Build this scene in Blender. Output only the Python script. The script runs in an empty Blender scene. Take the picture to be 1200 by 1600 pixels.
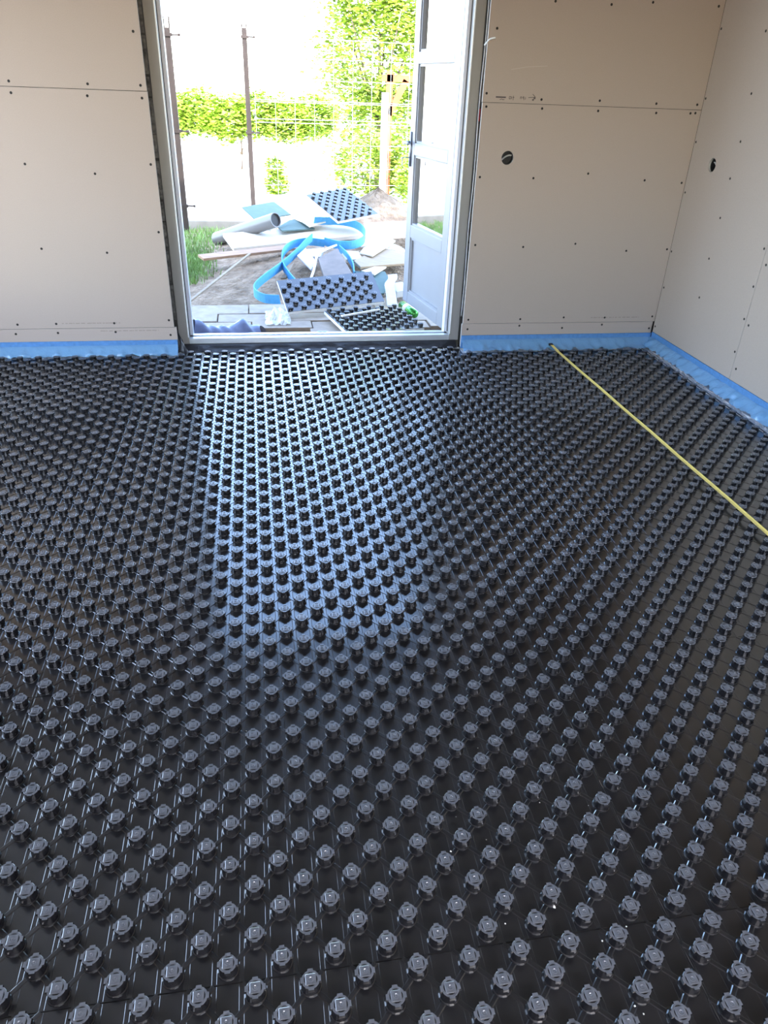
import bpy, bmesh, math, random
from mathutils import Vector, Matrix
random.seed(7)
sc = bpy.context.scene
C = sc.collection
PI = math.pi

# ---------------------------------------------------------------- camera
CAM_H = 1.4314
F_PX, PITCH, ROLL, YAW = 1135.92, 0.529947, 0.038829, 0.179743
fw = Vector((math.sin(YAW)*math.cos(PITCH), math.cos(YAW)*math.cos(PITCH), -math.sin(PITCH)))
rt0 = Vector((math.cos(YAW), -math.sin(YAW), 0)); up0 = rt0.cross(fw)
rt = math.cos(ROLL)*rt0 + math.sin(ROLL)*up0; up = -math.sin(ROLL)*rt0 + math.cos(ROLL)*up0
cam = bpy.data.cameras.new('camera'); camo = bpy.data.objects.new('camera', cam); C.objects.link(camo)
cam.sensor_fit = 'VERTICAL'; cam.sensor_height = 32.0; cam.lens = F_PX/1600*32.0
cam.clip_start = 0.05; cam.clip_end = 400
camo.matrix_world = Matrix(((rt.x, up.x, -fw.x, 0), (rt.y, up.y, -fw.y, 0), (rt.z, up.z, -fw.z, CAM_H), (0, 0, 0, 1)))
sc.camera = camo

# ---------------------------------------------------------------- light
SUN_EL = math.radians(45)
w = bpy.data.worlds.new('sky'); sc.world = w; w.use_nodes = True
nt = w.node_tree; nt.nodes.clear()
sky = nt.nodes.new('ShaderNodeTexSky'); sky.sky_type = 'NISHITA'; sky.sun_disc = False
sky.sun_elevation = SUN_EL; sky.sun_rotation = math.radians(170); sky.air_density = 1.0; sky.dust_density = 1.3; sky.ozone_density = 1.2
bg = nt.nodes.new('ShaderNodeBackground'); bg.inputs[1].default_value = 2.6
wo = nt.nodes.new('ShaderNodeOutputWorld')
nt.links.new(sky.outputs[0], bg.inputs[0]); nt.links.new(bg.outputs[0], wo.inputs[0])

def lamp(name, kind, loc, direction, energy, color=(1, 1, 1), size=None, portal=False):
    l = bpy.data.lights.new(name, kind); o = bpy.data.objects.new(name, l); C.objects.link(o)
    o.location = loc; o.rotation_euler = Vector(direction).to_track_quat('-Z', 'Y').to_euler()
    l.energy = energy; l.color = color
    if size:
        l.shape = 'RECTANGLE'; l.size, l.size_y = size
    if portal: l.cycles.is_portal = True
    return o
sun = lamp('sun', 'SUN', (0, -5, 12), (0.16, math.cos(SUN_EL), -math.sin(SUN_EL)), 11.0, (1.0, 0.94, 0.84))
sun.data.angle = math.radians(0.6)
lamp('door_sky_portal', 'AREA', (0.38, 4.62, 1.25), (0, -1, 0), 1, size=(1.66, 2.4), portal=True)
# fill lights added in unseen left and rear windows to brighten the walls
lamp('added_left_fill', 'AREA', (-2.66, 2.6, 1.35), (1, 0, 0), 52, (0.86, 0.93, 1.0), size=(2.0, 1.9))
lamp('added_rear_fill', 'AREA', (0.6, -1.86, 1.5), (0, 1, 0), 4.5, (1.0, 0.89, 0.78), size=(2.2, 1.4))

vs = sc.view_settings
vs.view_transform = 'Standard'; vs.look = 'None'; vs.gamma = 1.0; vs.use_curve_mapping = False; vs.exposure = 0.0
sc.cycles.max_bounces = 10; sc.cycles.diffuse_bounces = 5; sc.cycles.transparent_max_bounces = 12
sc.cycles.caustics_reflective = False; sc.cycles.caustics_refractive = False
sc.cycles.sample_clamp_indirect = 8.0

# ---------------------------------------------------------------- materials
MATS = {}
def mat(name, col, rough=0.6, metal=0.0, var=0.0, scale=20.0, bump=0.0, bscale=None, spec=0.5, col2=None, detail=4.0, stretch=None, bdist=0.01, coat=0.0):
    m = bpy.data.materials.new(name); m.use_nodes = True
    n = m.node_tree; b = n.nodes['Principled BSDF']
    b.inputs['Roughness'].default_value = rough; b.inputs['Metallic'].default_value = metal
    b.inputs['Specular IOR Level'].default_value = spec
    b.inputs['Coat Weight'].default_value = coat; b.inputs['Coat Roughness'].default_value = 0.13; b.inputs['Coat IOR'].default_value = 1.6
    b.inputs['Base Color'].default_value = (*col, 1)
    tc = n.nodes.new('ShaderNodeTexCoord'); src = tc.outputs['Object']
    if stretch:
        mp = n.nodes.new('ShaderNodeMapping'); mp.inputs['Scale'].default_value = stretch
        n.links.new(src, mp.inputs[0]); src = mp.outputs[0]
    if var > 0 or col2:
        t = n.nodes.new('ShaderNodeTexNoise'); t.inputs['Scale'].default_value = scale; t.inputs['Detail'].default_value = detail
        n.links.new(src, t.inputs['Vector'])
        r = n.nodes.new('ShaderNodeValToRGB'); n.links.new(t.outputs[0], r.inputs[0])
        r.color_ramp.elements[0].position = 0.3; r.color_ramp.elements[1].position = 0.7
        c2 = col2 or tuple(min(1, c*(1+var)) for c in col)
        c1 = col if col2 else tuple(c*(1-var) for c in col)
        r.color_ramp.elements[0].color = (*c1, 1); r.color_ramp.elements[1].color = (*c2, 1)
        n.links.new(r.outputs[0], b.inputs['Base Color'])
    if bump > 0:
        t = n.nodes.new('ShaderNodeTexNoise'); t.inputs['Scale'].default_value = bscale or scale; t.inputs['Detail'].default_value = detail
        n.links.new(src, t.inputs['Vector'])
        bp = n.nodes.new('ShaderNodeBump'); bp.inputs['Strength'].default_value = bump; bp.inputs['Distance'].default_value = bdist
        n.links.new(t.outputs[0], bp.inputs['Height']); n.links.new(bp.outputs[0], b.inputs['Normal'])
    MATS[name] = m
    return m

M_sheet = mat('black_plastic_sheet', (0.010, 0.010, 0.012), 0.32, var=0.3, scale=9, bump=0.04, bscale=14, bdist=0.004, detail=2, spec=0.45, coat=1.0)
M_stud = mat('black_plastic_stud', (0.010, 0.010, 0.012), 0.26, bump=0.05, bscale=120, bdist=0.001, spec=0.7)
M_cap = mat('scuffed_cap_painted_sheen', (0.115, 0.123, 0.142), 0.35, var=0.35, scale=45, bump=0.3, bscale=260, bdist=0.001, coat=0.6)  # scuffed tops, with the light on them also put into the grey
M_ridge = mat('sheet_ridge', (0.016, 0.016, 0.019), 0.26)
M_board = mat('drywall_paper', (0.435, 0.362, 0.310), 0.85, var=0.035, scale=260, bump=0.03, bscale=500, bdist=0.001, spec=0.25)
M_rear = mat('darkened_rear_wall', (0.16, 0.11, 0.085), 0.9, var=0.3, scale=14)  # unseen wall, made dark to cut bounce light onto the studs
M_boardedge = mat('gypsum_core', (0.50, 0.47, 0.44), 0.9, var=0.1, scale=60)
M_screw = mat('black_screw', (0.012, 0.011, 0.010), 0.5, spec=0.3)
M_core = mat('dark_wall_cavity', (0.035, 0.032, 0.03), 0.9, var=0.5, scale=12)
M_ceil = mat('ceiling_board', (0.46, 0.45, 0.45), 0.9, var=0.05, scale=8)
M_frame = mat('painted_door_frame', (0.26, 0.245, 0.235), 0.45, var=0.02, scale=8)
M_rebate = mat('rebate_painted_skylight', (0.62, 0.65, 0.74), 0.4)  # outside light falling on the rebate, put into its pale colour
M_leaf = mat('painted_door_leaf', (0.265, 0.265, 0.285), 0.4, var=0.02, scale=8)
M_alu = mat('aluminium_threshold', (0.72, 0.76, 0.80), 0.32, 0.85, var=0.06, scale=30, stretch=(0.2, 4, 4))
M_gasket = mat('black_gasket', (0.012, 0.012, 0.014), 0.6)
M_black = mat('black_foil', (0.014, 0.014, 0.017), 0.32, bump=0.4, bscale=22, bdist=0.01)
M_bluefoam = mat('blue_foam', (0.085, 0.235, 0.49), 0.7, var=0.12, scale=60, bump=0.15, bscale=200, bdist=0.002)
M_foamout = mat('bright_blue_foam', (0.0756, 0.3307, 0.6199), 0.65, var=0.08, scale=40, bump=0.1, bscale=150, bdist=0.002)
M_eps = mat('white_polystyrene', (0.80, 0.80, 0.78), 0.8, var=0.05, scale=120, bump=0.2, bscale=200, bdist=0.002)
M_yellow = mat('yellow_tape_blade', (0.90, 0.72, 0.20), 0.35)
M_cable = mat('grey_cable', (0.45, 0.45, 0.46), 0.5)
M_white = mat('white_plastic', (0.82, 0.82, 0.82), 0.4)
M_red = mat('red_insulation', (0.55, 0.03, 0.06), 0.5)
M_handle = mat('brushed_grey_metal', (0.25, 0.27, 0.31), 0.4, 0.8)
M_pencil = mat('pencil_graphite', (0.10, 0.085, 0.08), 0.8)
M_print = mat('faint_grey_print', (0.30, 0.25, 0.21), 0.85)
M_sand = mat('pale_sand', (0.62, 0.57, 0.48), 0.95, var=0.15, scale=2.5, bump=0.3, bscale=12, bdist=0.05)
M_dirt = mat('grey_brown_dirt', (0.1739, 0.1134, 0.0672), 0.95, col2=(0.3912, 0.2772, 0.1808), scale=9, bump=0.9, bscale=26, bdist=0.06, detail=8)
M_mound = mat('grey_sand_heap', (0.1323, 0.1033, 0.0719), 0.95, col2=(0.2117, 0.1683, 0.1219), scale=12, bump=0.8, bscale=30, bdist=0.05, detail=8)
M_paver = mat('grey_concrete_paver', (0.365, 0.2939, 0.2303), 0.85, var=0.14, scale=14, bump=0.2, bscale=60, bdist=0.006, detail=6)
M_slab = mat('grey_concrete_slab', (0.1985, 0.1616, 0.1409), 0.9, var=0.15, scale=10, bump=0.25, bscale=50, bdist=0.005)
M_greenboard = mat('green_moisture_board', (0.0859, 0.1361, 0.127), 0.85, var=0.06, scale=14)
M_whiteboard = mat('white_board', (0.5985, 0.5275, 0.4363), 0.75, var=0.05, scale=6)
M_plywood = mat('pale_plywood', (0.2898, 0.2155, 0.1417), 0.75, var=0.12, scale=5, stretch=(1, 8, 8))
M_brownwood = mat('brown_plank', (0.3478, 0.2095, 0.1276), 0.75, var=0.2, scale=6, stretch=(1, 9, 9))
M_pipe = mat('grey_pipe', (0.1497, 0.1414, 0.1371), 0.35, var=0.05, scale=9)
M_lilac = mat('lilac_plastic_film', (0.1134, 0.1361, 0.2394), 0.35, var=0.12, scale=6, bump=0.3, bscale=14, bdist=0.02)
M_paper = mat('white_paper', (0.504, 0.5166, 0.5418), 0.6, var=0.05, scale=30)
M_can = mat('green_can', (0.06, 0.30, 0.05), 0.25, 0.5, var=0.1, scale=10)
M_post = mat('brown_fence_post', (0.030, 0.021, 0.018), 0.5, 0.2, var=0.3, scale=6)
M_wire = mat('galvanised_wire', (0.80, 0.80, 0.78), 0.4, 0.3)
M_kerb = mat('grey_kerb', (0.2394, 0.2214, 0.1874), 0.9, var=0.1, scale=10)
M_leaf1 = mat('hedge_leaf', (0.32, 0.46, 0.05), 0.55, var=0.45, scale=3)
M_leaf2 = mat('tree_leaf', (0.32, 0.44, 0.06), 0.55, var=0.45, scale=3)
M_grass = mat('grass_blade', (0.1575, 0.2646, 0.063), 0.6, var=0.35, scale=6)
M_bark = mat('bark', (0.16, 0.12, 0.09), 0.9, var=0.3, scale=10)
M_orange = mat('orange_stained_wood', (0.31, 0.09, 0.028), 0.6, var=0.25, scale=8)
M_whitewood = mat('white_painted_wood', (0.5166, 0.5103, 0.4914), 0.6)
M_render = mat('outside_render', (0.70, 0.67, 0.62), 0.9, var=0.04, scale=20)
M_crumb = mat('plaster_crumb', (0.85, 0.84, 0.80), 0.9)

def glass_mat(name, tint, refl_rough=0.02):
    m = bpy.data.materials.new(name); m.use_nodes = True; n = m.node_tree; n.nodes.clear()
    o = n.nodes.new('ShaderNodeOutputMaterial'); mx = n.nodes.new('ShaderNodeMixShader'); fr = n.nodes.new('ShaderNodeFresnel')
    t = n.nodes.new('ShaderNodeBsdfTransparent'); g = n.nodes.new('ShaderNodeBsdfGlossy')
    fr.inputs[0].default_value = 1.5; t.inputs[0].default_value = (*tint, 1); g.inputs['Roughness'].default_value = refl_rough
    n.links.new(fr.outputs[0], mx.inputs[0]); n.links.new(t.outputs[0], mx.inputs[1]); n.links.new(g.outputs[0], mx.inputs[2])
    n.links.new(mx.outputs[0], o.inputs[0]); return m
M_glass = glass_mat('window_glass', (0.93, 0.96, 0.95))

def film_mat(name, col, alpha, rough):
    m = mat(name, col, rough, bump=0.5, bscale=40, bdist=0.01, coat=0.4)
    m.node_tree.nodes['Principled BSDF'].inputs['Alpha'].default_value = alpha
    return m
M_film = film_mat('blue_pe_film', (0.18, 0.38, 0.62), 0.84, 0.18)
M_clearfilm = film_mat('clear_pe_film', (0.62, 0.60, 0.62), 0.55, 0.25)
M_crumple = film_mat('clear_crumpled_film', (0.85, 0.87, 0.90), 0.75, 0.3)

# ---------------------------------------------------------------- helpers
class MB:
    def __init__(s): s.v = []; s.f = []; s.m = []
    def add(s, vs, fs, mi=0):
        o = len(s.v); s.v += [tuple(p) for p in vs]; s.f += [tuple(i+o for i in f) for f in fs]; s.m += [mi]*len(fs); return s
    def box(s, x0, x1, y0, y1, z0, z1, mi=0):
        return s.add([(x0,y0,z0),(x1,y0,z0),(x1,y1,z0),(x0,y1,z0),(x0,y0,z1),(x1,y0,z1),(x1,y1,z1),(x0,y1,z1)],
            [(0,3,2,1),(4,5,6,7),(0,1,5,4),(1,2,6,5),(2,3,7,6),(3,0,4,7)], mi)
    def bar(s, a, b, wd, th, mi=0, upv=(0,0,1)):
        a = Vector(a); b = Vector(b); d = (b-a).normalized(); u = Vector(upv)
        if abs(d.dot(u)) > .98: u = Vector((1,0,0))
        r = d.cross(u).normalized(); u = r.cross(d)
        vs = [p + r*sx*wd/2 + u*sz*th/2 for p in (a, b) for sx, sz in ((-1,-1),(1,-1),(1,1),(-1,1))]
        return s.add(vs, [(0,1,2,3),(7,6,5,4),(0,4,5,1),(1,5,6,2),(2,6,7,3),(3,7,4,0)], mi)
    def tube(s, pts, r, n=8, mi=0, cap=True):
        pts = [Vector(p) for p in pts]; rr = r if isinstance(r, (list, tuple)) else [r]*len(pts); base = len(s.v); vs = []; fs = []
        ref = Vector((0,0,1))
        for i, p in enumerate(pts):
            d = (pts[min(i+1, len(pts)-1)] - pts[max(i-1, 0)]).normalized()
            u = ref - d*ref.dot(d)
            if u.length < .05: u = Vector((1,0,0)) - d*d.x
            u.normalize(); q = d.cross(u)
            vs += [p + (u*math.cos(2*PI*k/n) + q*math.sin(2*PI*k/n))*rr[i] for k in range(n)]
        for i in range(len(pts)-1):
            for k in range(n):
                fs.append((i*n+k, i*n+(k+1)%n, (i+1)*n+(k+1)%n, (i+1)*n+k))
        if cap: fs += [tuple(range(n))[::-1], tuple((len(pts)-1)*n+k for k in range(n))]
        return s.add(vs, fs, mi)
    def lathe(s, prof, n=16, c=(0,0,0), mi=0, off=0.0):
        vs = []; fs = []
        for r, z in prof: vs += [(c[0]+r*math.cos(2*PI*(k+off)/n), c[1]+r*math.sin(2*PI*(k+off)/n), c[2]+z) for k in range(n)]
        for i in range(len(prof)-1):
            for k in range(n): fs.append((i*n+k, i*n+(k+1)%n, (i+1)*n+(k+1)%n, (i+1)*n+k))
        fs.append(tuple((len(prof)-1)*n+k for k in range(n)))
        return s.add(vs, fs, mi)
    def slab(s, pts, th, mi=0):
        P = [Vector(p) for p in pts]; c = sum(P, Vector())/len(P); nn = Vector()
        for i in range(len(P)):
            a, b = P[i]-c, P[(i+1) % len(P)]-c; nn += a.cross(b)
        nn.normalize()
        if nn.z < 0: P.reverse(); nn = -nn
        P = [p - nn*(p-c).dot(nn) for p in P]; k = len(P)
        return s.add(P + [p - nn*th for p in P], [tuple(range(k)), tuple(range(2*k-1, k-1, -1))] + [(i, i+k, (i+1)%k+k, (i+1)%k) for i in range(k)], mi)
    def ribbon(s, pts, wd, th, wdir=None, mi=0):
        pts = smooth([Vector(p) for p in pts], 4); vs = []; fs = []
        for i, p in enumerate(pts):
            d = (pts[min(i+1, len(pts)-1)] - pts[max(i-1, 0)]).normalized()
            u = (wdir(i/(len(pts)-1)) if wdir else Vector((0,0,1))); u = (u - d*u.dot(d)).normalized(); q = d.cross(u)
            vs += [p + u*a*wd/2 + q*b*th/2 for a, b in ((-1,-1),(1,-1),(1,1),(-1,1))]
        k = len(pts)
        for i in range(k-1):
            for j in range(4): fs.append((i*4+j, i*4+(j+1)%4, i*4+4+(j+1)%4, i*4+4+j))
        fs += [(3,2,1,0), tuple((k-1)*4+j for j in range(4))]
        return s.add(vs, fs, mi)
    def mesh(s, name, mats, smooth_=False):
        me = bpy.data.meshes.new(name); me.from_pydata(s.v, [], s.f)
        for m in (mats if isinstance(mats, (list, tuple)) else [mats]): me.materials.append(m)
        if any(s.m): me.polygons.foreach_set('material_index', s.m)
        if smooth_: me.polygons.foreach_set('use_smooth', [True]*len(me.polygons))
        me.update(); return me
    def build(s, name, mats, parent=None, smooth_=False, bevel=0.0, **k):
        return obj(name, s.mesh(name, mats, smooth_), parent, bevel, **k)
def smooth(P, n):
    out = []
    for i in range(len(P)-1):
        a, b, c, d = P[max(i-1,0)], P[i], P[i+1], P[min(i+2, len(P)-1)]
        for j in range(n):
            t = j/n; out.append(0.5*((2*b) + (c-a)*t + (2*a-5*b+4*c-d)*t*t + (-a+3*b-3*c+d)*t**3))
    return out + [P[-1]]
def obj(name, me, parent=None, bevel=0.0, label=None, category=None, group=None, kind=None, loc=None):
    o = bpy.data.objects.new(name, me); C.objects.link(o)
    if parent: o.parent = parent
    if loc is not None: o.location = loc
    if bevel:
        b = o.modifiers.new('bevel', 'BEVEL'); b.width = bevel; b.segments = 2; b.limit_method = 'ANGLE'; b.angle_limit = math.radians(40)
    return tag(o, label, category, group, kind)
def tag(o, label=None, category=None, group=None, kind=None):
    if label: o['label'] = label
    if category: o['category'] = category
    if group: o['group'] = group
    if kind: o['kind'] = kind
    return o
def empty(name, loc=(0,0,0), **k):
    o = bpy.data.objects.new(name, None); C.objects.link(o); o.location = loc; o.empty_display_size = 0.1
    return tag(o, **k)

# ================================================================ ROOM SHELL
XL, XR, YB, YR, ZC = -2.6, 2.555, 4.40, -1.8, 2.7
DX0, DX1, DTOP = -0.505, 1.257, 2.49       # board edges at the doorway
CY0, CY1 = 4.45, 4.60                      # masonry core of the back wall

fl = MB().box(XL-.1, XR+.08, YR-.1, 4.45, -.08, -.008)
floor = fl.build('floor', M_eps, kind='structure', label='floor covered with black studded underfloor heating panels')
ceiling = MB().box(XL-.1, XR+.1, YR-.1, CY0, ZC, ZC+.1).build('ceiling', M_ceil, kind='structure')
roof = MB().box(-5, 6, -3, 5.1, 4.1, 4.25).build('roof', M_render, kind='structure')

wb = MB()
wb.box(XL-.1, -.4905, CY0, CY1, -.1, 4.1); wb.box(1.2505, XR+.2, CY0, CY1, -.1, 4.1); wb.box(-.4905, 1.2505, CY0, CY1, DTOP, 4.1)
wall_back = wb.build('wall_back', M_core, kind='structure', label='far wall of drywall boards around the doorway')
wall_right = MB().box(XR+.045, XR+.2, YR-.1, CY0, -.08, 4.1).build('wall_right', M_core, kind='structure', label='right wall of pale drywall boards')
WY0, WY1, WZ0, WZ1 = 1.6, 3.6, 0.4, 2.3
wl = MB(); wl.box(XL-.1, XL, YR-.1, WY0, -.08, 4.1); wl.box(XL-.1, XL, WY1, CY0, -.08, 4.1); wl.box(XL-.1, XL, WY0, WY1, -.08, WZ0); wl.box(XL-.1, XL, WY0, WY1, WZ1, 4.1)
wall_left = wl.build('wall_left', M_board, kind='structure')
wr = MB(); wr.box(XL, -.5, YR-.1, YR, -.08, 4.1); wr.box(1.7, XR+.045, YR-.1, YR, -.08, 4.1); wr.box(-.5, 1.7, YR-.1, YR, -.08, .8); wr.box(-.5, 1.7, YR-.1, YR, 2.2, 4.1)
wall_rear = wr.build('wall_rear', M_rear, kind='structure')

for nm, ax in (('unseen_window_1', 'x'), ('unseen_window_2', 'y')):  # guessed windows out of view, added around the fill lights
    m = MB()
    if ax == 'x':
        for y0, y1, z0, z1 in ((WY0, WY0+.06, WZ0, WZ1), (WY1-.06, WY1, WZ0, WZ1), (WY0, WY1, WZ0, WZ0+.06), (WY0, WY1, WZ1-.06, WZ1), (2.57, 2.63, WZ0, WZ1)): m.box(XL-.05, XL-.01, y0, y1, z0, z1)
    else:
        for x0, x1, z0, z1 in ((-.5, -.44, .8, 2.2), (1.64, 1.7, .8, 2.2), (-.5, 1.7, .8, .86), (-.5, 1.7, 2.14, 2.2), (.57, .63, .8, 2.2)): m.box(x0, x1, YR-.05, YR-.01, z0, z1)
    m.build(nm, M_frame, kind='structure')

# ---- drywall boards with screws
screw_me = MB().lathe([(.0068, 0), (.0062, .0012), (.003, .0006)], 8).mesh('screw', M_screw)
def screws(parent, pts, plane):
    for a, z in pts:
        o = obj('screw', screw_me, parent)
        if plane == 'Y': o.location = (a, YB, z); o.rotation_euler = (PI/2, 0, 0)
        else: o.location = (XR, a, z); o.rotation_euler = (0, -PI/2, 0)
def board(a0, a1, z0, z1, plane, parent, hole=None):
    """a drywall board in the XZ plane (plane 'Y') or the YZ plane (plane 'X'), optionally with a round cut-out"""
    T = 0.0125; m = MB()
    def P(a, d, z): return (a, YB+d, z) if plane == 'Y' else (XR+d, a, z)
    if not hole:
        vs = [P(a, d, z) for d in (0, T) for a, z in ((a0,z0),(a1,z0),(a1,z1),(a0,z1))]
        m.add(vs, [(0,1,2,3),(7,6,5,4)], 0).add(vs, [(0,4,5,1),(1,5,6,2),(2,6,7,3),(3,7,4,0)], 1)
    else:
        hx, hz, hr = hole; n = 32; ang = [2*PI*k/n for k in range(n)]
        for cx, cz in ((a0,z0),(a1,z0),(a1,z1),(a0,z1)):
            ang.append(math.atan2(cz-hz, cx-hx) % (2*PI))
        ang = sorted(set(round(t, 6) for t in ang)); n = len(ang); ins = []; outs = []
        for t in ang:
            c, s_ = math.cos(t), math.sin(t); k = 1e9
            if c > 1e-9: k = min(k, (a1-hx)/c)
            if c < -1e-9: k = min(k, (a0-hx)/c)
            if s_ > 1e-9: k = min(k, (z1-hz)/s_)
            if s_ < -1e-9: k = min(k, (z0-hz)/s_)
            ins.append((hx+hr*c, hz+hr*s_)); outs.append((hx+k*c, hz+k*s_))
        vs = [P(a, 0, z) for a, z in ins] + [P(a, 0, z) for a, z in outs] + [P(a, T, z) for a, z in ins] + [P(a, T, z) for a, z in outs]
        m.add(vs, [(i, n+i, n+(i+1)%n, (i+1)%n) for i in range(n)], 0)
        m.add(vs, [(i, (i+1)%n, 2*n+(i+1)%n, 2*n+i) for i in range(n)] + [(n+i, 3*n+i, 3*n+(i+1)%n, n+(i+1)%n) for i in range(n)], 1)
    return m.build('drywall_board', [M_board, M_boardedge], parent)
JZL, JZH = 0.158, 1.372
b_lm = board(XL, DX0, JZL+.0015, 1.3655, 'Y', wall_back); b_lu = board(XL, DX0-.002, 1.368, ZC, 'Y', wall_back); b_ll = board(XL, DX0+.013, .01, JZL-.001, 'Y', wall_back)
b_rm = board(DX1, XR-.002, JZL, JZH-.0012, 'Y', wall_back, (1.432, 1.102, .036)); b_ru = board(DX1-.002, XR-.002, JZH+.0012, ZC, 'Y', wall_back)
b_rl = board(DX1-.006, XR-.012, .01, JZL-.0025, 'Y', wall_back); b_top = board(DX0, DX1, DTOP, ZC, 'Y', wall_back)
b_w1 = board(3.4985, YB, .01, ZC, 'X', wall_right, (4.163, 1.108, .036)); b_w2 = board(2.2985, 3.4960, .01, ZC, 'X', wall_right); b_w3 = board(1.0985, 2.2965, .01, ZC, 'X', wall_right)
b_w4 = board(-.1015, 1.0965, .01, ZC, 'X', wall_right); b_w5 = board(YR, -.1035, .01, ZC, 'X', wall_right)
screws(b_ru, [(1.91,1.84),(2.14,1.86),(2.52,1.86),(1.3,1.71),(1.275,1.415),(1.59,1.395),(1.93,1.4),(2.27,1.396),(2.52,1.398),(1.6,1.84),(1.6,2.2),(1.93,2.2),(2.27,2.2),(1.28,2.2)], 'Y')
screws(b_rm, [(1.28,1.352),(1.6,1.352),(1.93,1.35),(2.28,1.35),(2.49,1.354),(2.52,1.356),(1.28,1.0),(1.6,1.0),(1.93,1.03),(2.29,1.0),(2.53,.99),(1.29,.63),(1.59,.62),(1.92,.64),(2.26,.6),(2.53,.61),(1.29,.182),(1.63,.182),(1.92,.19),(2.2,.186),(2.53,.19)], 'Y')
screws(b_rl, [(1.29,.122),(1.63,.14),(1.92,.122),(2.19,.14),(2.525,.112)], 'Y')
screws(b_lu, [(-.54,1.62),(-1.16,1.39),(-.79,1.39),(-.535,1.392),(-1.5,1.39),(-.79,1.9),(-1.16,1.9)], 'Y')
screws(b_lm, [(-1.16,1.34),(-.8,1.338),(-.535,1.336),(-1.16,1.02),(-.82,.98),(-.53,1.03),(-.53,.69),(-1.16,.6),(-.82,.58),(-1.37,.184),(-1.16,.186),(-.84,.186),(-.53,.2),(-1.5,1.0),(-1.5,.6)], 'Y')
screws(b_ll, [(-1.39,.13),(-1.16,.133),(-.84,.134),(-.53,.112)], 'Y')
screws(b_w1, [(3.97,1.73),(3.96,1.46),(3.95,1.24),(3.96,1.06),(3.96,.86),(3.97,.64),(3.97,.42),(4.385,1.76),(4.385,1.43),(4.385,1.21),(4.38,.94),(4.385,.6),(4.38,.38),(4.38,.13),(3.515,.78),(3.515,.59),(3.515,.42),(3.515,.24),(3.515,1.1),(3.515,1.4)], 'X')
screws(b_w2, [(3.465,.71),(3.465,.4),(3.465,1.0),(3.465,1.3),(3.465,.16),(2.9,.4),(2.9,.8),(2.9,1.2)], 'X')
# socket cut-outs: dark cups behind the boards with a bit of cable
for bo, pl, (a, z) in ((b_rm, 'Y', (1.432, 1.102)), (b_w1, 'X', (4.163, 1.108))):
    m = MB(); n = 24
    ring = lambda d, r: [((a+r*math.cos(2*PI*k/n), YB+d, z+r*math.sin(2*PI*k/n)) if pl == 'Y' else (XR+d, a+r*math.cos(2*PI*k/n), z+r*math.sin(2*PI*k/n))) for k in range(n)]
    vs = ring(.0125, .0358) + ring(.043, .0358)
    m.add(vs, [(i, (i+1)%n, n+(i+1)%n, n+i) for i in range(n)] + [tuple(range(n, 2*n))])
    cup = m.build('socket_recess', M_gasket, bo)
    q = [(-.028,.02,-.012),(-.01,.018,.004),(.012,.022,.012),(.03,.03,.012)]
    MB().tube(smooth([Vector((a+u, YB+d, z+v)) if pl == 'Y' else Vector((XR+d, a+u, z+v)) for u, d, v in q], 4), .0045, 6).build('cable_end', M_cable, cup, True)
# pencil notes (illegible scribble, figures and an arrow) and the faint printed line on the board edges
def strokes(name, S, m, parent, wd=.0022):
    b = MB()
    for s_ in S:
        for (x0, z0), (x1, z1) in zip(s_, s_[1:]): b.bar((x0, YB-.0003, z0), (x1, YB-.0003, z1), .0006, wd, upv=(0,0,1)) if abs(x1-x0) > abs(z1-z0) else b.box(min(x0,x1)-wd/2, max(x0,x1)+wd/2, YB-.0006, YB, min(z0,z1), max(z0,z1))
    return b.build(name, m, parent)
ZP = 1.399
S = [[(1.330+.006*k, ZP+(.004 if k % 2 else -.003)) for k in range(10)], [(1.352, ZP-.012), (1.362, ZP-.008), (1.372, ZP-.012), (1.378, ZP-.009)],
     [(1.405, ZP+.005), (1.413, ZP+.005), (1.413, ZP-.006), (1.405, ZP-.006), (1.405, ZP+.005)], [(1.419, ZP+.006), (1.419, ZP-.007)], [(1.428, ZP+.009), (1.428, ZP-.012)], [(1.424, ZP+.001), (1.433, ZP+.001)],
     [(1.468, ZP-.005), (1.468, ZP+.005), (1.475, ZP+.005), (1.475, ZP-.005)], [(1.482, ZP+.006), (1.488, ZP+.006), (1.488, ZP-.010)], [(1.482, ZP+.006), (1.482, ZP), (1.488, ZP)], [(1.497, ZP+.005), (1.497, ZP-.007)],
     [(1.513, ZP+.003), (1.552, ZP+.006)], [(1.536, ZP+.020), (1.545, ZP+.013), (1.553, ZP+.006), (1.545, ZP-.003), (1.538, ZP-.011)]]
strokes('pencil_note', S, M_pencil, b_ru, .0028)
def printed(x0, x1, z, parent, seed):
    r = random.Random(seed); S = []; x = x0
    while x < x1:
        L = r.uniform(.006, .028); S.append([(x, z+r.uniform(-.0006, .0006)), (min(x+L, x1), z)]); x += L + r.uniform(.003, .012)
    strokes('printed_line', S, M_print, parent, .0042)
printed(-1.128, -.806, .1875, b_lm, 1); printed(-.923, -.595, .141, b_ll, 2); printed(2.105, 2.437, .1865, b_rm, 3)
# scuffs on the right board
strokes('pencil_scratch', [[(1.40, 1.53), (1.49, 1.545), (1.60, 1.553)]], mat('pale_scratch', (0.50, 0.43, 0.375), .8), b_ru, .003)

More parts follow.
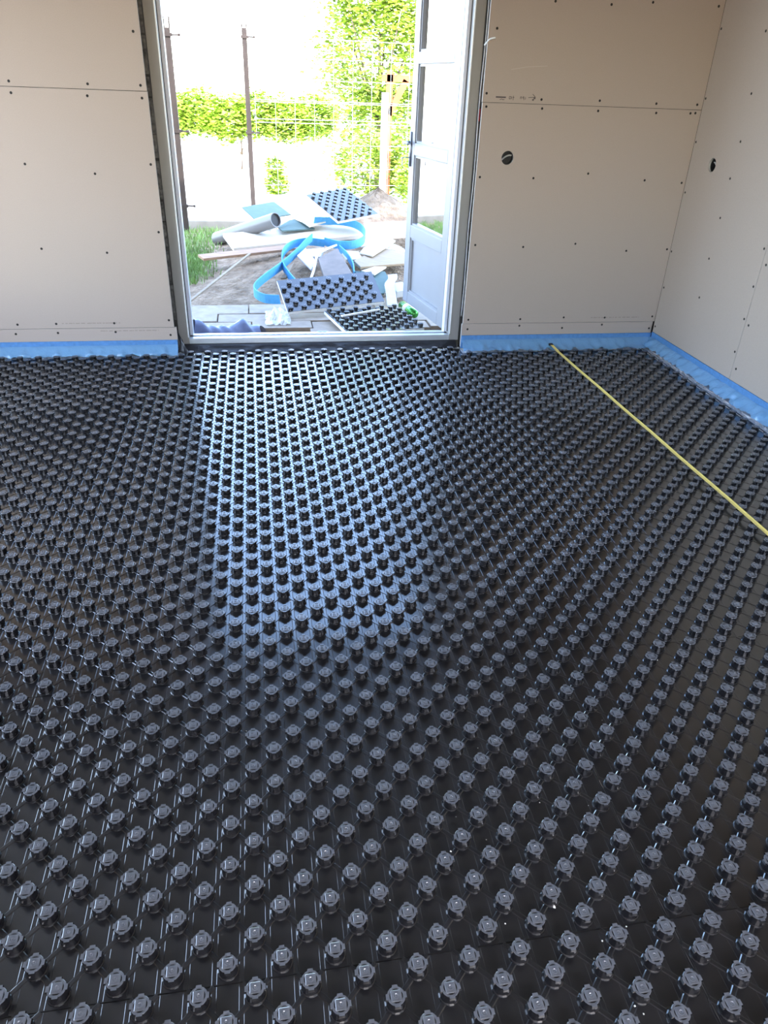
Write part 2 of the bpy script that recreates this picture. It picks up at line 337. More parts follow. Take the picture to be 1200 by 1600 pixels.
# ================================================================ FLOOR PANELS WITH STUDS
LX, LY = 0.02818, 0.01846        # lattice phase: studs at LX+.1i, LY+.1j and the half-step offsets
SX0, SY0 = 0.7532, 0.7435        # seams between panels
def zone_ok(x, y):
    if x < XL+.12 or x > 2.432 or y < -.2: return False
    if y > 4.33: return -0.46 < x < 1.20 and y < 4.39
    if y > 4.28: return x < 1.22
    return True
def stud_mesh(name, detail):
    m = MB(); n = 16 if detail else 10
    if detail:
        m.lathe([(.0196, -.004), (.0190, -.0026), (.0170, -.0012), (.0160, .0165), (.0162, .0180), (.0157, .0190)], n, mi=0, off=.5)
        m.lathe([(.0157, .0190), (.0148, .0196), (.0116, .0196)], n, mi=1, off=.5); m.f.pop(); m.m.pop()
        m.lathe([(.0116, .0196), (.0112, .0180)], n, mi=0, off=.5)
        h = .0094; b = .0080
        vs = [(sx*h, sy*h, z) for z in (.0172, .0200) for sx, sy in ((-1,-1),(1,-1),(1,1),(-1,1))] + [(sx*b, sy*b, .0208) for sx, sy in ((-1,-1),(1,-1),(1,1),(-1,1))]
        m.add(vs, [(i, (i+1)%4, 4+(i+1)%4, 4+i) for i in range(4)], 0)
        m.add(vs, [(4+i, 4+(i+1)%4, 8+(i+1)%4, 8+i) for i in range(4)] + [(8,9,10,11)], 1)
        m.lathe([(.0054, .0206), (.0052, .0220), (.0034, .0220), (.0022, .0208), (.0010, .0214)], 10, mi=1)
        for k in range(4):
            c, s_ = (1,0,-1,0)[k], (0,1,0,-1)[k]
            def Q(u, v, z): return (c*u - s_*v, s_*u + c*v, z)
            a0, a1, hw = .0124, .0190, .0054
            vs = [Q(a0,-hw,.0150), Q(a1,-hw,.0150), Q(a1,hw,.0150), Q(a0,hw,.0150), Q(a0,-hw,.0202), Q(a1-.0014,-hw+.0008,.0202), Q(a1-.0014,hw-.0008,.0202), Q(a0,hw,.0202)]
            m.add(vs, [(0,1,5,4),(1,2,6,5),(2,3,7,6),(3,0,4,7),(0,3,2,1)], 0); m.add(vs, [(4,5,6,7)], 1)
    else:
        m.lathe([(.0194, -.004), (.0170, -.0014), (.0162, .0150), (.0180, .0165), (.0180, .0188)], n, mi=0, off=.5); m.f.pop(); m.m.pop()
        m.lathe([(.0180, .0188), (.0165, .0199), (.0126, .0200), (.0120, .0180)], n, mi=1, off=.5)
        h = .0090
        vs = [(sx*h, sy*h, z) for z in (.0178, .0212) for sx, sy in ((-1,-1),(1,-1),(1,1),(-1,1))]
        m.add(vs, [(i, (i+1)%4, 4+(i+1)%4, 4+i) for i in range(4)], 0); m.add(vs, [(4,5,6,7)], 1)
    return m
def grow(m, k=1.07): m.v = [(x*k, y*k, z) for x, y, z in m.v]; return m
ST_HI, ST_LO = grow(stud_mesh('stud', True)), grow(stud_mesh('stud', False))
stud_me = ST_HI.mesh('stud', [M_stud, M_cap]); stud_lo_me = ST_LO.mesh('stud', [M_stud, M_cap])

STUDS = []
for i in range(-30, 30):
    for j in range(-4, 50):
        for hx in (0, .05):
            x, y = LX + .1*i + hx, LY + .1*j + hx
            if zone_ok(x, y): STUDS.append((x, y))
def proj(x, y, z=0.0):
    v = Vector((x, y, z-CAM_H)); d = v.dot(fw)
    return (600 + F_PX*v.dot(rt)/d, 800 - F_PX*v.dot(up)/d, d) if d > .1 else (9e9, 9e9, -1)
def cell(x, y): return (math.floor((x-SX0)/1.4), math.floor((y-SY0)/.8))
cells = {}
for q in STUDS: cells.setdefault(cell(*q), []).append(q)
SSET = set((round(x, 3), round(y, 3)) for x, y in STUDS)
panels = {}
def sheet_detail(m, studs, x0, x1, y0, y1, z, has, seg_ok):
    """raised diagonal straps between the studs and fine crease lines along and across"""
    h, a, b = .0014, .0034, .0054
    for x, y in studs:
        for sx in (1, -1):
            ex, ey = x + sx*.05, y + .05
            if not has(ex, ey): continue
            d = Vector((sx, 1, 0)).normalized(); r = Vector((d.y, -d.x, 0)); p0 = Vector((x, y, z)) + d*.0165; p1 = Vector((ex, ey, z)) - d*.0165
            if not (x0 <= min(x, ex) and max(x, ex) <= x1 and ey <= y1):   # reaches over the seam: stop at it
                p1 = Vector((x, y, z)) + d*.0345
            vs = [p - r*b for p in (p0, p1)] + [p + r*b for p in (p0, p1)] + [p - r*a + Vector((0,0,h)) for p in (p0, p1)] + [p + r*a + Vector((0,0,h)) for p in (p0, p1)]
            m.add(vs, [(4,6,7,5), (0,4,5,1), (2,3,7,6), (1,5,7,3), (0,2,6,4)], 1)
    def line(p, q, wd=.0008, hh=.0004):
        d = (q-p).normalized(); r = Vector((d.y, -d.x, 0))*wd
        m.add([p-r, p+r, p+Vector((0,0,hh)), q-r, q+r, q+Vector((0,0,hh))], [(0,3,5,2), (1,2,5,4)], 1)
    xs = sorted(set(round(x, 4) for x, y in studs))
    for x in xs:
        for o in (-.0205, .0205):
            if x0+.002 < x+o < x1-.002: line(Vector((x+o, y0+.002, z)), Vector((x+o, y1-.002, z)))
    for x, y in studs:
        if y+.0205 < y1-.002: line(Vector((max(x-.024, x0+.002), y+.0205, z)), Vector((min(x+.024, x1-.002), y+.0205, z)))
rz = random.Random(3)
for (ci, cj), ss in sorted(cells.items()):
    x0, y0 = SX0+1.4*ci, SY0+.8*cj; x1, y1 = x0+1.4, y0+.8
    if x1 < XL+.1 or y1 < -.1: continue
    x0 = max(x0, XL+.06); x1 = min(x1, 2.456); y0 = max(y0, -.25)
    g = .0009; z = -.004 + rz.uniform(-.0004, .0004); m = MB()
    if y1 > 4.3:   # last row: follows the wall line and runs into the door niche
        xs_ = [x0+g, x1-g]; cuts = sorted(set([x0+g, x1-g] + [c for c in (-.485, 1.245) if x0+g < c < x1-g]))
        for a_, b_ in zip(cuts, cuts[1:]):
            mid = (a_+b_)/2; ye = 4.40 if -.485 < mid < 1.245 else (4.345 if mid < 0 else 4.315)
            m.box(a_, b_, y0+g, ye, -.008, z)
        y1 = 4.40
    else:
        m.box(x0+g, x1-g, y0+g, y1-g, -.008, z)
    if x1 > 2.45:   # little tabs along the right edge
        m.box(x1-g, x1+.022, y0+g, y1-.002, -.0078, z-.0004); k = LY
        while k < y1-.03:
            if k > y0+.02: m.box(x1+.004, x1+.009, k-.020, k+.028, -.0078, z+.0006, 2)
            k += .1
    sheet_detail(m, ss, x0, x1, y0, y1, z, lambda a, b: (round(a, 3), round(b, 3)) in SSET, None)
    panels[(ci, cj)] = m.build('studded_panel', [M_sheet, M_sheet, M_eps], floor)
vis = []
for x, y in STUDS:
    u, v, d = proj(x, y, .01)
    if -14 < u < 1214 and 0 < v < 1612 and cell(x, y) in panels: vis.append((d, x, y))
vis.sort(); near = set((x, y) for d, x, y in vis[:300])
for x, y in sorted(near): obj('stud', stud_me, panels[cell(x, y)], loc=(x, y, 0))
import numpy as np
def field(name, pts_hi, pts_lo, parent):
    V = []; Fc = []; Mi = []; base = 0
    for proto, pts in ((ST_HI, pts_hi), (ST_LO, pts_lo)):
        pv = np.array(proto.v); nv = len(pv)
        for x, y in pts:
            V.append(pv + np.array([x, y, 0])); Fc += [tuple(i+base for i in f) for f in proto.f]; Mi += proto.m; base += nv
    me = bpy.data.meshes.new(name); me.from_pydata(np.concatenate(V).tolist(), [], Fc)
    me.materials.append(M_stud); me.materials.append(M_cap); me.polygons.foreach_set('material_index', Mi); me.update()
    return obj(name, me, parent, kind='stuff')
rest = [q for q in STUDS if q not in near]
hi = [q for q in rest if math.hypot(*q) < 3.7 and q[1] > .3]; hs = set(hi)
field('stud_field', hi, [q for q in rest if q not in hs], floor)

# ---- blue edge insulation with film apron
def strip_back(x0, x1, parent, ylow, seed):
    MB().box(x0, x1, YB-.010, YB-.001, .002, .084).build('foam_strip', M_bluefoam, parent, bevel=.002)
    r = random.Random(seed); n = int((x1-x0)/.012); prof = [(.011, .058), (.020, .052), (.034, .036), (.050, .020), (.066, .008), (YB-ylow, .0035)]
    vs = []; fs = []; ph = [r.uniform(0, 6) for _ in range(6)]
    for k in range(n+1):
        x = x0 + (x1-x0)*k/n
        for j, (d, z) in enumerate(prof):
            wv = (math.sin(x*34+ph[0]+j*.9)+.7*math.sin(x*71+ph[1]-j*1.3)+.5*math.sin(x*133+ph[2]+j*2))*.0026*min(j, 3)
            vs.append((x, YB-d+wv*.8, z+abs(wv) + (0 if j else .0)))
    q = len(prof)
    for k in range(n):
        for j in range(q-1): fs.append((k*q+j, k*q+j+1, (k+1)*q+j+1, (k+1)*q+j))
    m = MB().add(vs, fs); m.build('film_apron', M_film, parent, True)
sL = empty('edge_insulation_strip', (0,0,0), label='blue edge insulation strip along the far wall left of the doorway', category='insulation strip')
strip_back(XL+.02, DX0+.012, sL, 4.335, 5)
sR = empty('edge_insulation_strip', (0,0,0), label='blue edge insulation strip running round the right corner of the room', category='insulation strip')
strip_back(DX1-.004, XR-.012, sR, 4.308, 6)
MB().box(XR-.010, XR-.001, -1.5, YB-.011, .002, .092).build('foam_strip', M_bluefoam, sR, bevel=.002)
r = random.Random(9); vs = []; fs = []; prof = [(.011, .060), (.022, .052), (.038, .034), (.054, .018), (.068, .008)]; prof2 = [(.067, .0085), (.071, .004), (.075, .001)]
def apron_right(prof, name, m_):
    vs = []; fs = []; n = 420; q = len(prof)
    for k in range(n+1):
        y = -1.5 + (YB-.02+1.5)*k/n
        for j, (d, z) in enumerate(prof):
            wv = (math.sin(y*31+j*.9)+.7*math.sin(y*67-j*1.3)+.6*math.sin(y*121+j*2))*.0026*min(j+1, 3)
            vs.append((XR-d+wv*.8, y, z+abs(wv)))
    for k in range(n):
        for j in range(q-1): fs.append((k*q+j, (k+1)*q+j, (k+1)*q+j+1, k*q+j+1))
    MB().add(vs, fs).build(name, m_, sR, True)
apron_right(prof, 'film_apron', M_film); apron_right(prof2, 'film_edge', M_clearfilm)

# ================================================================ DOOR
door = empty('door_1', (0,0,0), kind='structure', label='wide doorway frame with one glazed leaf standing open')
FX0, FX1, FI0, FI1 = -.490, 1.250, -.430, 1.188
for x0, x1, xi in ((FX0, FI0, FI0+.022), (FI1, FX1, FI1-.022)):
    m = MB(); m.box(x0, x1, 4.46, 4.515, .036, DTOP-.005)
    m.box(x0, x1, 4.515, 4.575, .036, DTOP-.005)
    m.build('frame_post', M_frame, door, bevel=.003)
    MB().box(min(xi, FI0 if x0 < 0 else FI1), max(xi, FI0 if x0 < 0 else FI1), 4.515, 4.575, .060, DTOP-.07).build('frame_rebate', M_rebate, door, bevel=.002)
    gx = FI0 if x0 < 0 else FI1
    MB().box(gx-.003, gx+.003, 4.507, 4.518, .078, DTOP-.07).build('seal', M_gasket, door)
    s_ = 1 if x0 < 0 else -1
    MB().box(gx-.006 if s_ > 0 else gx, gx if s_ > 0 else gx+.006, 4.457, 4.4605, .078, DTOP-.07).build('white_edge_bead', M_white, door)
MB().box(FX0, FX1, 4.46, 4.575, DTOP-.075, DTOP-.005).build('frame_head', M_frame, door, bevel=.003)
m = MB(); m.box(FI0-.01, FI1+.01, 4.462, 4.50, .036, .070); m.box(FI0-.01, FI1+.01, 4.50, 4.60, .036, .060); m.box(FI0-.01, FI1+.01, 4.515, 4.530, .060, .076)
th = m.build('threshold', M_alu, door, bevel=.002)
m = MB(); m.box(.354, .414, 4.552, 4.575, .060, .072); m.box(.362, .380, 4.548, 4.556, .066, .075); m.box(.388, .406, 4.548, 4.556, .066, .075)
m.build('latch_keep', M_handle, th, bevel=.001)
# open leaf: local frame, s along the leaf from the hinge, d into its thickness, z up
A0 = Vector((1.168, 4.603, 0)); U = Vector((-0.1556, 0.9878, 0)).normalized(); N = Vector((U.y, -U.x, 0))   # N points away from the visible face
leaf = empty('door_leaf', (0,0,0)); leaf.parent = door
def lbox(m, s0, s1, z0, z1, d0=0.0, d1=.062, mi=0):
    vs = [A0 + U*s + N*d + Vector((0,0,z)) for z in (z0, z1) for s, d in ((s0,d0),(s0,d1),(s1,d1),(s1,d0))]
    return m.add(vs, [(0,1,2,3),(7,6,5,4),(0,4,5,1),(1,5,6,2),(2,6,7,3),(3,7,4,0)], mi)
LB, LT = .070, 2.385; S0, S1, Q0, Q1 = -.008, .758, .088, .665
for s0, s1 in ((S0, Q0), (Q1, S1)): lbox(MB(), s0, s1, LB, LT).build('stile', M_leaf, leaf, bevel=.003)
for z0, z1 in ((LB, .150), (.522, .605), (1.040, 1.112), (1.557, 1.621), (2.30, LT)): lbox(MB(), Q0, Q1, z0, z1).build('rail', M_leaf, leaf, bevel=.003)
lbox(MB(), Q0-.002, Q1+.002, .148, .524, .022, .044).build('lower_panel', M_leaf, leaf)
for z0, z1 in ((.605, 1.040), (1.112, 1.557), (1.621, 2.30)):
    pn = lbox(MB(), Q0-.002, Q1+.002, z0-.002, z1+.002, .026, .032).build('pane', M_glass, leaf)
    m = MB()
    for a0, a1, b0, b1 in ((Q0, Q1, z0, z0+.014), (Q0, Q1, z1-.014, z1), (Q0, Q0+.014, z0, z1), (Q1-.014, Q1, z0, z1)): lbox(m, a0, a1, b0, b1, .008, .026); lbox(m, a0, a1, b0, b1, .032, .052)
    m.build('glazing_bead', M_leaf, leaf)
m = MB()
for a0, a1, b0, b1 in ((Q0, Q1, .150, .164), (Q0, Q1, .508, .522), (Q0, Q0+.014, .150, .522), (Q1-.014, Q1, .150, .522)): lbox(m, a0, a1, b0, b1, .008, .022)
m.build('panel_bead', M_leaf, leaf)
m = MB(); lbox(m, .715, .745, .968, 1.176, -.008, 0)
P0 = A0 + U*.730 + N*-.008 + Vector((0,0,1.112)); m.tube([P0, P0 - N*.045], .009, 8); m.tube(smooth([P0 - N*.045 + U*.006, P0 - N*.05 - U*.04, P0 - N*.05 - U*.115], 3), .009, 8)
hd = m.build('handle', M_handle, leaf, True)
K0 = A0 + U*.730 + N*-.008 + Vector((0,0,1.022)); m = MB(); m.tube([K0, K0 - N*.03], .0035, 6); m.bar(K0 - N*.03, K0 - N*.055, .022, .004); m.tube([K0 - N*.05, K0 - N*.05 - Vector((0,0,.05))], .004, 6)
m.build('key', M_handle, leaf)
for zc in (.3, 1.1, 1.95):
    MB().tube([Vector((1.186, 4.592, zc-.045)), Vector((1.186, 4.592, zc+.045))], .008, 8).build('hinge', M_handle, door, True)

# foam, cables and a tie in the gap between frame and drywall
gapm = mat('torn_grey_foam', (0.10, 0.095, 0.09), 0.9, var=0.6, scale=40, bump=0.8, bscale=60, bdist=0.01)
for nm, xa, xb, lab in (('gap_filler', DX0-.006, FX0-.001, 'thin torn grey foam filling the gap left of the door frame'), ('gap_filler', FX1+.001, DX1+.008, 'thin torn grey foam filling the gap right of the door frame')):
    rr = random.Random(nm+lab); m = MB(); z = .19
    while z < 2.25:
        L = rr.uniform(.08, .22); o = rr.uniform(-.003, .003); m.box(xa+o, xb+o, 4.434+rr.uniform(0, .012), 4.4495, z, z+L); z += L + rr.uniform(.0, .03)
    m.build(nm, gapm, label=lab, category='foam')
g = empty('gap_cable', (0,0,0), label='grey cable with white tie poking out right of the door frame', category='cable')
MB().tube(smooth([Vector((1.251+.003*math.sin(k*1.7), 4.432, .2+k*.18)) for k in range(12)], 3), .0035, 6).build('cable', M_cable, g, True)
MB().tube(smooth([Vector((1.247, 4.425, 1.635)), Vector((1.256, 4.405, 1.650)), Vector((1.268, 4.392, 1.662)), Vector((1.292, 4.390, 1.668))], 4), .0045, 6).build('cable_tie', M_white, g, True)
MB().tube([Vector((1.252, 4.432, .22)), Vector((1.253, 4.432, .26))], .0022, 6).build('red_wire', M_red, g); MB().tube([Vector((1.254, 4.432, 1.28)), Vector((1.255, 4.432, 1.34))], .0025, 6).build('red_wire', M_red, g)

# black foil upstand under the threshold, crumpled at the left corner
m = MB(); vs = []; fs = []; n = 150
for k in range(n+1):
    x = DX0+.03 + (DX1-DX0-.055)*k/n; wv = .0022*(math.sin(x*21)+.6*math.sin(x*47+1))
    for y, z in ((4.402, .0015), (4.412+wv, .006+abs(wv)), (4.434+wv, .020), (4.447, .033), (4.4605, .0375)): vs.append((x, y, z))
for k in range(n):
    for j in range(4): fs.append((k*5+j, (k+1)*5+j, (k+1)*5+j+1, k*5+j+1))
foil = m.add(vs, fs).build('sill_foil', M_black, None, True, label='black foil upstand below the door threshold', category='foil')
m = MB(); vs = []; fs = []; rr = random.Random(4); nu, nv = 9, 8
for i in range(nu):
    for j in range(nv):
        u, v = i/(nu-1), j/(nv-1); wv = rr.uniform(-.006, .006)
        vs.append((-.497 + .078*u*(1-v)**1.2 + .004*v + wv*.5, 4.388 + .055*v - .03*u*(1-v) + wv, .003 + .125*v + .008*math.sin(u*9)*(1-v)))
for i in range(nu-1):
    for j in range(nv-1): fs.append((i*nv+j, (i+1)*nv+j, (i+1)*nv+j+1, i*nv+j+1))
m.add(vs, fs).build('corner_foil', M_black, None, True, label='crumpled black foil in the left corner of the doorway', category='foil')

# ================================================================ TAPE MEASURE BLADE
t = empty('tape_measure', (1.845, 4.34, .0225), label='long yellow tape measure blade stretched out across the studs', category='tape measure')
m = MB(); vs = []; fs = []; n = 60
for k in range(n+1):
    y = 4.345 + (0.3-4.345)*k/n; xc = 1.838 + .017*k/n + .0012*math.sin(k*.7)
    zz = .0222 + (.010*max(0, 1-k/2.0)) + .0006*abs(math.sin(k*1.3))
    for o, dz in ((-.0105, .002), (-.004, .0004), (.004, .0004), (.0105, .002)): vs.append((xc+o, y, zz+dz))
for k in range(n):
    for j in range(3): fs.append((k*4+j, k*4+j+1, (k+1)*4+j+1, (k+1)*4+j))
bl = m.add(vs, fs).build('blade', M_yellow, t); bl.matrix_parent_inverse = Matrix.Translation((-1.845, -4.34, -.0225))
sm = bl.modifiers.new('thickness', 'SOLIDIFY'); sm.thickness = .0006
m = MB(); m.box(1.826, 1.850, 4.330, 4.352, .033, .036); m.box(1.826, 1.850, 4.350, 4.353, .018, .038)
hk = m.build('hook', M_gasket, t); hk.matrix_parent_inverse = Matrix.Translation((-1.845, -4.34, -.0225))

# plaster crumbs scattered on the panels
m = MB(); rr = random.Random(12)
cr = [(.62,.93,.006),(.53,.80,.0045),(.64,.92,.003),(.60,.72,.0025),(.57,.69,.002),(.66,.74,.002),(.61,.60,.003),(.62,.585,.002),(-.36,1.02,.003),(-.43,.99,.002),(-.02,1.18,.003),(.30,1.30,.002),(-.33,2.10,.005),(-.36,2.02,.003),(.42,.78,.002),(.2,.86,.002),(.35,.95,.0022),(.85,.95,.0025),(.98,1.25,.002)]
cr += [(rr.uniform(-.5, 1.2), rr.uniform(.7, 2.2), rr.uniform(.0008, .0018)) for _ in range(60)]
for x, y, s_ in cr:
    a = rr.uniform(0, 3); vs = [(x+s_*rr.uniform(.7, 1.2)*math.cos(a+k*2*PI/5), y+s_*rr.uniform(.7, 1.2)*math.sin(a+k*2*PI/5), .0006) for k in range(5)] + [(x, y, s_*.9+.0006)]
    m.add(vs, [(k, (k+1)%5, 5) for k in range(5)])

for i_, v_ in enumerate(m.v): m.v[i_] = (v_[0], v_[1], v_[2]-.004)
m.build('plaster_crumbs', M_crumb, kind='stuff', label='tiny white plaster crumbs scattered over the black panels', category='debris')

# ================================================================ OUTSIDE
def gz(x, y):
    z = -.075
    z += .19*math.exp(-((x-.55)/1.0)**2 - ((y-7.35)/.95)**2)
    z += .03*math.exp(-((x+.1)/.5)**2 - ((y-6.3)/.5)**2)
    z += .40*math.exp(-((x-1.45)/.55)**2 - ((y-8.75)/.45)**2)
    return z
def terrain(x0, x1, y0, y1, st, amp, seed, dz=0.0):
    r = random.Random(seed); nx, ny = int((x1-x0)/st), int((y1-y0)/st); vs = []; fs = []
    for i in range(nx+1):
        for j in range(ny+1):
            x, y = x0+(x1-x0)*i/nx, y0+(y1-y0)*j/ny; vs.append((x, y, gz(x, y)+dz+r.uniform(-amp, amp)))
    for i in range(nx):
        for j in range(ny): fs.append((i*(ny+1)+j, (i+1)*(ny+1)+j, (i+1)*(ny+1)+j+1, i*(ny+1)+j+1))
    return MB().add(vs, fs)
gm = MB().box(-30, 30, 4.6, 9.2, -.4, -.13); gm.box(-30, 30, 9.2, 120, -.4, -.08)
ground = gm.build('ground', M_sand, kind='structure', label='pale sunlit sandy ground behind the house')
terrain(-3, 4.5, 4.62, 9.3, .05, .009, 21).build('dirt_ground', M_dirt, None, True, kind='structure', label='rough grey-brown dirt in front of the doorway')
def heap(cx, cy, rx, ry, h, n, seed):
    r = random.Random(seed); vs = []; fs = []; rings = 12
    for i in range(rings+1):
        for k in range(n):
            t_ = i/rings; a = 2*PI*k/n; j = r.uniform(-.018, .018)*(1-t_*.3)
            vs.append((cx+rx*t_*math.cos(a), cy+ry*t_*math.sin(a), -.06 + h*(1-t_)**1.15 + j))
    for i in range(rings):
        for k in range(n): fs.append((i*n+k, (i+1)*n+k, (i+1)*n+(k+1)%n, i*n+(k+1)%n))
    return MB().add(vs, fs)
heap(1.38, 8.75, .95, .62, .50, 48, 2).build('sand_heap', M_mound, None, True, label='heap of grey sand behind the debris pile', category='sand heap')

# concrete pavers outside the door
pave = MB().box(-.9, 1.9, 4.66, 5.62, -.12, -.075).build('paving', M_dirt, kind='structure', label='strip of grey concrete pavers outside the door')
rr = random.Random(31)
rows = [(5.43, 5.68, [-.85, -.505, -.08, .30, .72, 1.15, 1.6]), (5.215, 5.42, [-.85, -.62, -.30, .12, .52, .95, 1.4, 1.8]), (5.03, 5.205, [-.85, -.42, -.06, .36, .80, 1.2, 1.7])]
for y0, y1, xs_ in rows:
    for a_, b_ in zip(xs_, xs_[1:]):
        dz = rr.uniform(-.005, .004); MB().box(a_+.004, b_-.004, y0+.003, y1-.003, -.10, -.042+dz).build('paver', M_paver, pave, bevel=.004)
MB().box(.34, .66, 4.82, 5.02, -.10, -.040).build('paver', M_paver, pave, bevel=.004)
MB().box(-.9, -.2, 4.80, 5.02, -.10, -.046).build('paver', M_paver, pave, bevel=.004)

# ---- studded panel offcuts
def offcut(c, ex, ey, w_, d_, label, lo=True, flip=0):
    """w_ along ex, d_ along ey, c = corner"""
    ex = Vector(ex).normalized(); ey = (Vector(ey) - ex*Vector(ey).dot(ex)).normalized(); ez = ex.cross(ey)
    root = empty('studded_panel_offcut', c, label=label, category='insulation panel', group='studded panel offcuts in the debris pile')
    root.matrix_world = Matrix(((ex.x, ey.x, ez.x, c[0]), (ex.y, ey.y, ez.y, c[1]), (ex.z, ey.z, ez.z, c[2]), (0,0,0,1)))
    MB().box(0, w_, 0, d_, -.024, -.002).build('foam_backing', M_eps, root)
    m = MB(); m.box(0, w_, 0, d_, -.002, 0)
    pts = []
    for i in range(int(w_/.05)+1):
        for j in range(int(d_/.05)+1):
            if (i+j+flip) % 2 == 0:
                x, y = .028+.05*i, .028+.05*j
                if x < w_-.015 and y < d_-.015: pts.append((x, y))
    S = set((round(a, 3), round(b, 3)) for a, b in pts)
    sheet_detail(m, pts, 0, w_, 0, d_, 0.0, lambda a, b: (round(a, 3), round(b, 3)) in S, None)
    m.build('sheet', [M_sheet, M_sheet], root)
    for x, y in pts: obj('stud', stud_lo_me, root, loc=(x, y, .004))
    return root
offcut((.198, 5.25, .012), (.70, .13, .035), (-.03, .27, .145), .735, .33, 'narrow studded panel offcut leaning beside the crumpled plastic, reflecting the sky')
offcut((.566, 4.690, .020), (.51, .10, 0), (-.12, .47, .0), .545, .56, 'studded panel offcut lying flat just outside the threshold under a white stick')
offcut((.779, 7.30, .310), (.43, .30, .03), (-.335, .30, .165), .52, .50, 'studded panel offcut tilted on top of the debris pile')

# ---- boards and scraps
def scrap(name, pts, th_, m_, label, cat, bevel=.002):
    return MB().slab(pts, th_).build(name, m_, None, bevel=bevel, label=label, category=cat)
scrap('moisture_board', [(-.126,8.2,.305),(.214,8.6,.305),(.378,8.2,.240),(.010,7.8,.235)], .0125, M_greenboard, 'green-grey moisture-resistant board lying behind the grey pipe', 'board')
scrap('moisture_board', [(.194,7.62,.235),(.396,7.9,.235),(.579,7.6,.200),(.247,7.4,.205)], .0125, M_greenboard, 'small green-grey board scrap between pipe end and top studded panel', 'board')
scrap('moisture_board', [(.797,6.2,.095),(1.056,6.2,.085),(1.061,6.0,.066),(.970,5.7,.030),(.917,5.7,.030),(.880,5.8,.040)], .0125, M_greenboard, 'green-grey board scrap right of the leaning studded offcut', 'board')
scrap('white_board', [(-.311,7.5,.165),(1.05,7.9,.200),(1.18,7.5,.175),(-.204,7.0,.118)], .035, M_whiteboard, 'long white board lying below the grey pipe across the pile', 'board')
scrap('white_board', [(1.125,8.0,.185),(1.75,8.2,.195),(1.65,7.7,.135),(1.116,7.42,.145)], .030, M_whiteboard, 'white board at the right of the pile beside the open door leaf', 'board')
scrap('white_board', [(.393,7.9,.262),(.605,8.0,.285),(.734,7.72,.250),(.519,7.5,.240)], .015, M_whiteboard, 'small white board scrap propping the top studded panel', 'board')
scrap('gypsum_scrap', [(.893,6.6,.165),(.960,6.8,.172),(1.259,7.2,.180),(1.30,7.1,.176),(.991,6.5,.155)], .0125, M_whiteboard, 'white gypsum scrap with a notch lying on the pale plywood', 'board')
scrap('gypsum_scrap', [(.846,6.15,.105),(.944,6.05,.098),(1.084,6.3,.105),(.982,6.3,.108)], .0125, M_whiteboard, 'small white gypsum scrap under the pale plywood', 'board')
scrap('gypsum_scrap', [(.74,6.75,.150),(.90,6.72,.150),(.90,6.45,.135),(.76,6.45,.135)], .022, M_whiteboard, 'square white scrap beside the grey concrete slab', 'board')
scrap('gypsum_scrap', [(.98,7.25,.165),(1.22,7.38,.165),(1.16,7.05,.150),(.95,6.95,.150)], .0125, M_whiteboard, 'white gypsum scrap beside the right end of the blue foam coil', 'board')
scrap('plywood_piece', [(.809,6.35,.142),(1.126,6.9,.156),(1.40,6.9,.095),(1.33,6.55,.095),(.847,6.2,.118)], .018, M_plywood, 'pale plywood piece at the right of the pile', 'board')
scrap('wood_plank', [(-.502,6.7,.125),(.32,7.02,.150),(.36,6.92,.140),(-.45,6.6,.108)], .022, M_brownwood, 'brown plank sticking out left below the white board', 'plank')
scrap('concrete_slab', [(.503,6.3,.165),(.685,6.5,.229),(.750,5.85,.117),(.524,5.75,.104)], .045, M_slab, 'grey concrete slab leaning behind the narrow studded offcut', 'slab', .004)
scrap('lilac_board', [(.339,6.5,.157),(.426,6.7,.182),(.494,6.4,.130),(.438,6.2,.101)], .010, mat('lilac_card', (.55,.50,.60), .8), 'pale lilac card corner under the blue foam strip', 'board')
scrap('white_carton', [(.431,6.65,.185),(.587,6.7,.178),(.54,6.5,.150),(.412,6.5,.145)], .04, M_paper, 'small white carton behind the white cable', 'carton')
scrap('wood_chip', [(.182,6.1,.060),(.228,6.1,.058),(.306,6.35,.135),(.263,6.3,.110)], .015, M_plywood, 'small wood chip stuck in the dirt below the blue strip', 'wood chip')
scrap('beige_card', [(.86,5.66,-.005),(.99,5.70,.000),(1.00,5.34,-.02),(.87,5.30,-.022)], .012, M_plywood, 'beige card scrap between the two near studded offcuts', 'card')
scrap('cream_block', [(1.06,5.95,.045),(1.17,6.0,.05),(1.18,5.8,.03),(1.08,5.75,.03)], .05, M_whitewood, 'cream block beside the white paper strip', 'block')
MB().bar((-.535,5.52,.0), (-.06,6.76,.118), .022, .012).build('wood_lath', M_plywood, label='thin pale wood lath leaning on the brown plank', category='lath', bevel=.002)
MB().bar((.555,4.98,.052), (.845,5.14,.052), .020, .012, upv=(0,0,1)).build('white_stick', M_white, label='white plastic stick lying on the near flat studded offcut', category='stick', bevel=.003)
MB().bar((.130,7.36,.215), (.430,7.72,.315), .030, .014).build('white_batten', M_whitewood, label='white batten rising beside the pipe opening', category='batten', bevel=.002)
MB().tube(smooth([Vector(p) for p in [(.708,6.8,.185),(.603,6.6,.190),(.511,6.4,.185),(.479,6.25,.155),(.443,6.05,.118),(.393,5.85,.067)]], 5), .011, 8).build('white_cable', M_white, None, True, label='bent white conduit hanging beside the concrete slab', category='conduit')
